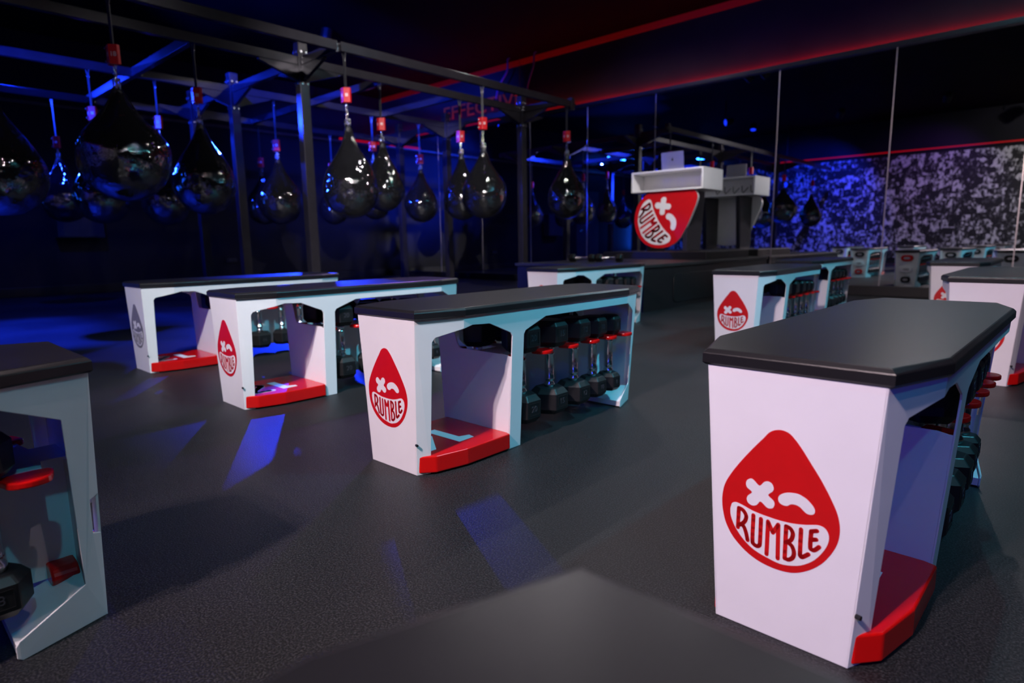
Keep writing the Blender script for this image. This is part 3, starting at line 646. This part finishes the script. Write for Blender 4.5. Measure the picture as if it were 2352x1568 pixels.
def bag(x, y, zb, D, Hh, zl, label, num=None, turn=0.0, seed=1):
    t = empty('hanging_bag', (x, y, zb), label, 'punching bag', 'tear-shaped punching bags on the rig', turn)
    L = zl-zb
    body = obj('bag_body', bag_meshes(D, Hh, seed), M['bag'], t, smooth=True); body['label'] = 'glossy black tear-shaped body'
    ss = body.modifiers.new('sub', 'SUBSURF'); ss.levels = 1; ss.render_levels = 1
    bm = bmesh.new(); lathe(bm, [(.030, Hh-.05), (.034, Hh-.045), (.030, Hh-.012), (.024, Hh+.004)], 16); obj('collar', bm, M['strap'], t, smooth=True)
    # hanging straps of the body
    bm = bmesh.new(); r0 = D*.30
    for k in range(3):
        a = 2*PI*k/3+.5; c_, s_ = math.cos(a), math.sin(a)
        tube(bm, [(r0*c_*1.03, r0*s_*1.03, D*.82), (r0*.62*c_, r0*.62*s_, D*.82+(Hh-D*.82)*.45), (.02*c_, .02*s_, Hh+.02)], .007, 6)
    obj('hanging_loop', bm, M['bag'], t, smooth=True)
    bm = bmesh.new(); z = Hh+.012; i = 0; lb = L-.07
    nl = max(3, int((lb-z)/.038)); st_ = (lb-z)/nl
    for i in range(nl): torus(bm, (0, 0, z+st_*(i+.5)), .011, .0042, 'x' if i % 2 else 'y', sx=st_*.62/.011)
    obj('chain', bm, M['chrome'], t, smooth=True)
    bm = bmesh.new(); tube(bm, [(-.035, 0, Hh+.07), (.035, 0, Hh+.07)], .008, 8); tube(bm, [(-.03, 0, Hh+.0), (-.03, 0, Hh+.07)], .006, 8); tube(bm, [(.03, 0, Hh+.0), (.03, 0, Hh+.07)], .006, 8)
    obj('shackle', bm, M['chrome'], t, smooth=True)
    # red number plate folded around the strap
    bm = bmesh.new(); w_ = .052
    prism(bm, [(-w_, -.012), (0, -.040), (w_, -.012), (w_, .012), (0, .018), (-w_, .012)], L-.068, L+.068)
    pl = obj('number_plate', bm, M['platered'], t, bevel=.003); pl['label'] = 'folded red number plate'
    ang = math.atan2(.028, .052)
    for sgn in (-1, 1):
        # plate faces: normal points towards -Y and sideways
        nx, ny = sgn*math.sin(ang), -math.cos(ang); tx, ty = -ny, nx
        cx_, cy_ = sgn*w_/2+nx*.0006, -.026+ny*.0006
        mtx = Matrix(((tx, 0, nx, cx_), (ty, 0, ny, cy_), (0, 1, 0, L), (0, 0, 0, 1)))
        if num: flat_text('plate_number', num, .045, M['logo_white'], pl, mtx)
        else:
            bm = bmesh.new(); f = lambda a, z, h: tuple(mtx @ Vector((a, z, h)))
            prism(bm, [(-.011, -.014), (-.003, -.014), (-.003, .014), (-.011, .014)], 0, .001, f); prism(bm, [(.003, -.014), (.011, -.014), (.011, .014), (.003, .014)], 0, .001, f)
            obj('plate_marks', bm, M['logo_white'], pl)
    bm = bmesh.new()
    for zz in (L-.045, L+.045): tube(bm, [(-w_+.012, -.035, zz), (-w_+.012, .0, zz)], .008, 8)
    obj('plate_bolts', bm, M['steel'], pl)
    top = 2.475-zb
    bm = bmesh.new(); box(bm, -.012, .012, -.004, .004, L+.066, top-.06); 
    prism(bm, [(-.012, top-.06), (.012, top-.06), (.026, top), (.014, top), (0, top-.035), (-.014, top), (-.026, top)], -.004, .004, lambda a, z, h: (a, h, z))
    obj('strap', bm, M['strap'], t)
    bm = bmesh.new(); torus(bm, (0, 0, top-.06), .014, .004, 'y', sx=1.5); obj('strap_buckle', bm, M['steel'], t, smooth=True)
    return t
TW = math.radians(30)
BAGS = [
    (-5.35, 1.56, 1.03, .63, .80, 2.07, 'largest black bag, with the red 18 plate, at upper left', '18'),
    (-5.35, 3.50, .94, .53, .86, 2.09, 'black bag on the outer beam left of the picture centre', None),
    (-5.35, 5.33, .97, .54, .80, 2.06, 'black bag on the outer beam, hanging left of the front corner post', None),
    (-5.35, 6.93, .99, .53, .84, 2.09, 'black bag at the very end of the outer beam near the mirrors', None),
    (-5.35, -.45, .97, .54, .82, 2.07, 'black bag on the outer beam seen only in the mirror', None),
    (-6.05, 2.40, .98, .54, .80, 2.03, 'black bag right of the largest one, on the second beam', None),
    (-6.05, 4.40, 1.06, .46, .76, 2.03, 'black bag just right of the picture-centre bag, on the second beam', None),
    (-6.05, 5.62, .98, .48, .82, 2.03, 'black bag half behind the one left of the corner post', None),
    (-6.05, .92, .93, .60, .88, 2.03, 'black bag cut off by the left edge', None),
    (-7.65, 1.98, .94, .53, .82, 2.05, 'far black bag mostly hidden below the largest bag', None),
    (-7.65, 2.60, .93, .50, .82, 2.04, 'far black bag in the gap between the two big left bags', None),
    (-7.65, 3.95, .955, .55, .80, 1.93, 'right one of the two far bags between the posts', None),
    (-7.65, 6.25, 1.01, .52, .78, 1.96, 'far black bag with bright glint, left of the corner post', None),
    (-7.65, 5.40, 1.04, .44, .78, 2.06, 'far black bag almost hidden behind the second-beam bag', None),
    (-9.4, 2.02, 1.01, .55, .76, 1.97, 'far black bag by the side wall at the left', None),
    (-9.4, 4.58, 1.01, .52, .76, 1.94, 'left one of the two far bags between the posts', None),
    (-9.4, 5.80, 1.02, .50, .76, 1.96, 'far dark bag low behind the picture-centre bag', None),
]
for i, (x, y, zb, D, Hh, zl, lab, num) in enumerate(BAGS): bag(x, y, zb, D, Hh, zl, lab, num, TW+random.uniform(-.25, .25), seed=i+3)

# ================================================================ SIGN, CABLES, WALL THINGS
sg = empty('wall_sign', (-8.42, YM+.01, 3.0), 'orange lettering on the dark wall above the mirrors', 'sign')
mtx = Matrix(((1, 0, 0, 0), (0, 0, -1, -.012), (0, 1, 0, .13), (0, 0, 0, 1)))
o = flat_text('sign_lettering', 'EFFECTIVE', .34, M['sign'], sg, mtx @ Matrix.Diagonal((1.34, 1, 1, 1)), .004)
for i, (x, y, xa, lab) in enumerate(((-7.0, 8.2, .0, 'violet cable hanging from the ceiling by the corner post, the right one'), (-7.55, 8.15, -.1, 'violet cable hanging from the ceiling by the corner post, the left one'))):
    bm = bmesh.new(); tube(bm, smooth_open([(x+.05, y, ZC), (x, y, ZC-.03), (x-.02, y, ZC-.2), (x-.10+xa, y-.02, ZC-.42), (x-.16+xa, y-.03, ZC-.62)]), .016, 8)
    o = obj('hanging_cable', bm, M['cable'], smooth=True); tag(o, lab, 'cable')
bm = bmesh.new(); box(bm, -7.42, -7.12, 8.12, 8.15, 3.13, 3.15); tube(bm, [(-7.27, 8.135, 3.14), (-7.27, 8.135, ZC)], .004, 6)
o = obj('hanging_bar', bm, M['gold']); tag(o, 'thin brass bar hanging beside the violet cables', 'bar')
cb = empty('wall_cabinet', (XL, 2.6, .95), 'dark box mounted on the side wall behind the left bags', 'cabinet')
bm = bmesh.new(); box(bm, .001, .22, -.30, .30, -.10, .50); bx_ = obj('cabinet_body', bm, M['cabinet'], cb, bevel=.01)
bm = bmesh.new(); box(bm, .22, .226, -.28, .28, -.08, .48); obj('cabinet_door', bm, M['cabinet'], cb, bevel=.003)
bm = bmesh.new(); box(bm, XL+.001, XL+.03, 4.82, 5.0, .40, .47); tube(bm, [(XL+.03, 4.87, .435), (XL+.045, 4.87, .435)], .02, 10); tube(bm, [(XL+.03, 4.95, .435), (XL+.045, 4.95, .435)], .02, 10)
o = obj('wall_outlet', bm, M['cabinet']); tag(o, 'small socket box low on the side wall', 'socket')
for nm, y0, y1 in (('door_1', .2, 1.35),):
    bm = bmesh.new(); box(bm, XL+.001, XL+.03, y0, y1, .0, 2.2); o = obj(nm, bm, M['cabinet'], bevel=.004); tag(o, 'plain dark door in the side wall', kind='structure')
    bm = bmesh.new(); tube(bm, [(XL+.03, y1-.1, 1.0), (XL+.08, y1-.1, 1.0), (XL+.08, y1-.22, 1.0)], .01, 8); obj('door_handle', bm, M['steel'], o)

# blue bar lights and the ceiling lamps
t = empty('added_glow_tube', (-11.40, -1.9, .4), 'added upright blue tube by the side wall, for reflections on pad edges', 'lamp')  # glowing tube added only so black pad edges pick up blue
bm = bmesh.new(); box(bm, -.08, -.02, -.04, .04, -.02, 1.2); obj('housing', bm, M['trim'], t, bevel=.003)
bm = bmesh.new(); tube(bm, [(.012, 0, 0), (.012, 0, 1.18)], .024, 10); obj('light_tube', bm, M['led_blue'], t)
for i, (x, y, z, lab) in enumerate(((-11.1, -.2, 3.2, 'blue bar light high on the side wall'), (-9.2, -2.3, 3.15, 'blue bar light above the photo mural'))):
    t = empty('bar_light', (x, y, z), lab, 'lamp')
    bm = bmesh.new(); hl = .5; box(bm, -.04, .04, -hl, hl, .03, .08); obj('housing', bm, M['trim'], t, bevel=.003)
    bm = bmesh.new(); tube(bm, [(0, .02-hl, .012), (0, hl-.02, .012)], .022, 10); obj('light_tube', bm, M['led_blue'], t)
    bm = bmesh.new()
    for yy in (-.12, .12): tube(bm, [(0, yy, .08), (0, yy, ZC-z)], .006, 6)
    obj('hanger', bm, M['trim'], t)
LN = {PINK: 'rose white', CYAN: 'cyan', BLUE: 'blue', PURP: 'violet', WHITE: 'white'}
for i, (loc, aim, pw, col, sz, where, sr) in enumerate(LAMPS):
    spot(loc, aim, pw, col, sz, .55, sr)
    d = (Vector(aim)-Vector(loc)).normalized()
    t = empty('stage_lamp', loc, '%s ceiling stage lamp %s' % (LN[col], where), 'lamp', 'ceiling stage lamps'); rot = d.to_track_quat('-Z', 'Y').to_matrix().to_4x4()
    bm = bmesh.new(); n = 20; rings = [[rot @ Vector((r_*math.cos(2*PI*k/n), r_*math.sin(2*PI*k/n), z_)) for k in range(n)] for r_, z_ in ((.075, -.005), (.08, .04), (.08, .16), (.05, .20))]
    rv = [[bm.verts.new(p) for p in r_] for r_ in rings]
    for a in range(3):
        for k in range(n): bm.faces.new((rv[a][k], rv[a][(k+1) % n], rv[a+1][(k+1) % n], rv[a+1][k]))
    bm.faces.new(rv[-1]); obj('housing', bm, M['trim'], t)
    bm = bmesh.new(); bm.faces.new([bm.verts.new(rot @ Vector((.07*math.cos(2*PI*k/n), .07*math.sin(2*PI*k/n), .006))) for k in range(n)]); obj('lens', bm, lens(col, 1.5), t)
    bm = bmesh.new(); tube(bm, [(0, 0, .12), (0, 0, ZC-loc[2])], .012, 8); obj('yoke', bm, M['trim'], t)
# small round ceiling downlights
DOWN = [(-.8, 1.3, PINK, 'near right bench'), (-.7, 3.1, WHITE, 'bench behind the near right one'), (.9, .6, PINK, 'floor right of the near right bench'), (1.2, 4.3, CYAN, 'floor right of the benches by the mirror'), (-2.2, 5.1, WHITE, 'hidden bench by the mirror'), (-3.7, 4.75, WHITE, 'bench in front of the stage'), (-.6, 6.4, CYAN, 'small bench by the mirror'), (-4.9, 6.2, WHITE, 'left edge of the stage')]
for i, (x, y, col, where) in enumerate(DOWN):
    spot((x, y, ZC-.04), (x, y, 0), 38, col, 165, .3, .02)
    t = empty('ceiling_downlight', (x, y, ZC), 'small round %s downlight above the %s' % (LN[col], where), 'lamp', 'ceiling downlights')
    bm = bmesh.new(); lathe(bm, [(.055, -.03), (.06, -.025), (.06, 0)], 16); obj('trim_ring', bm, M['trim'], t)
    bm = bmesh.new(); lathe(bm, [(.035, -.034), (.035, -.028)], 14); obj('lens', bm, lens(col, 6), t)
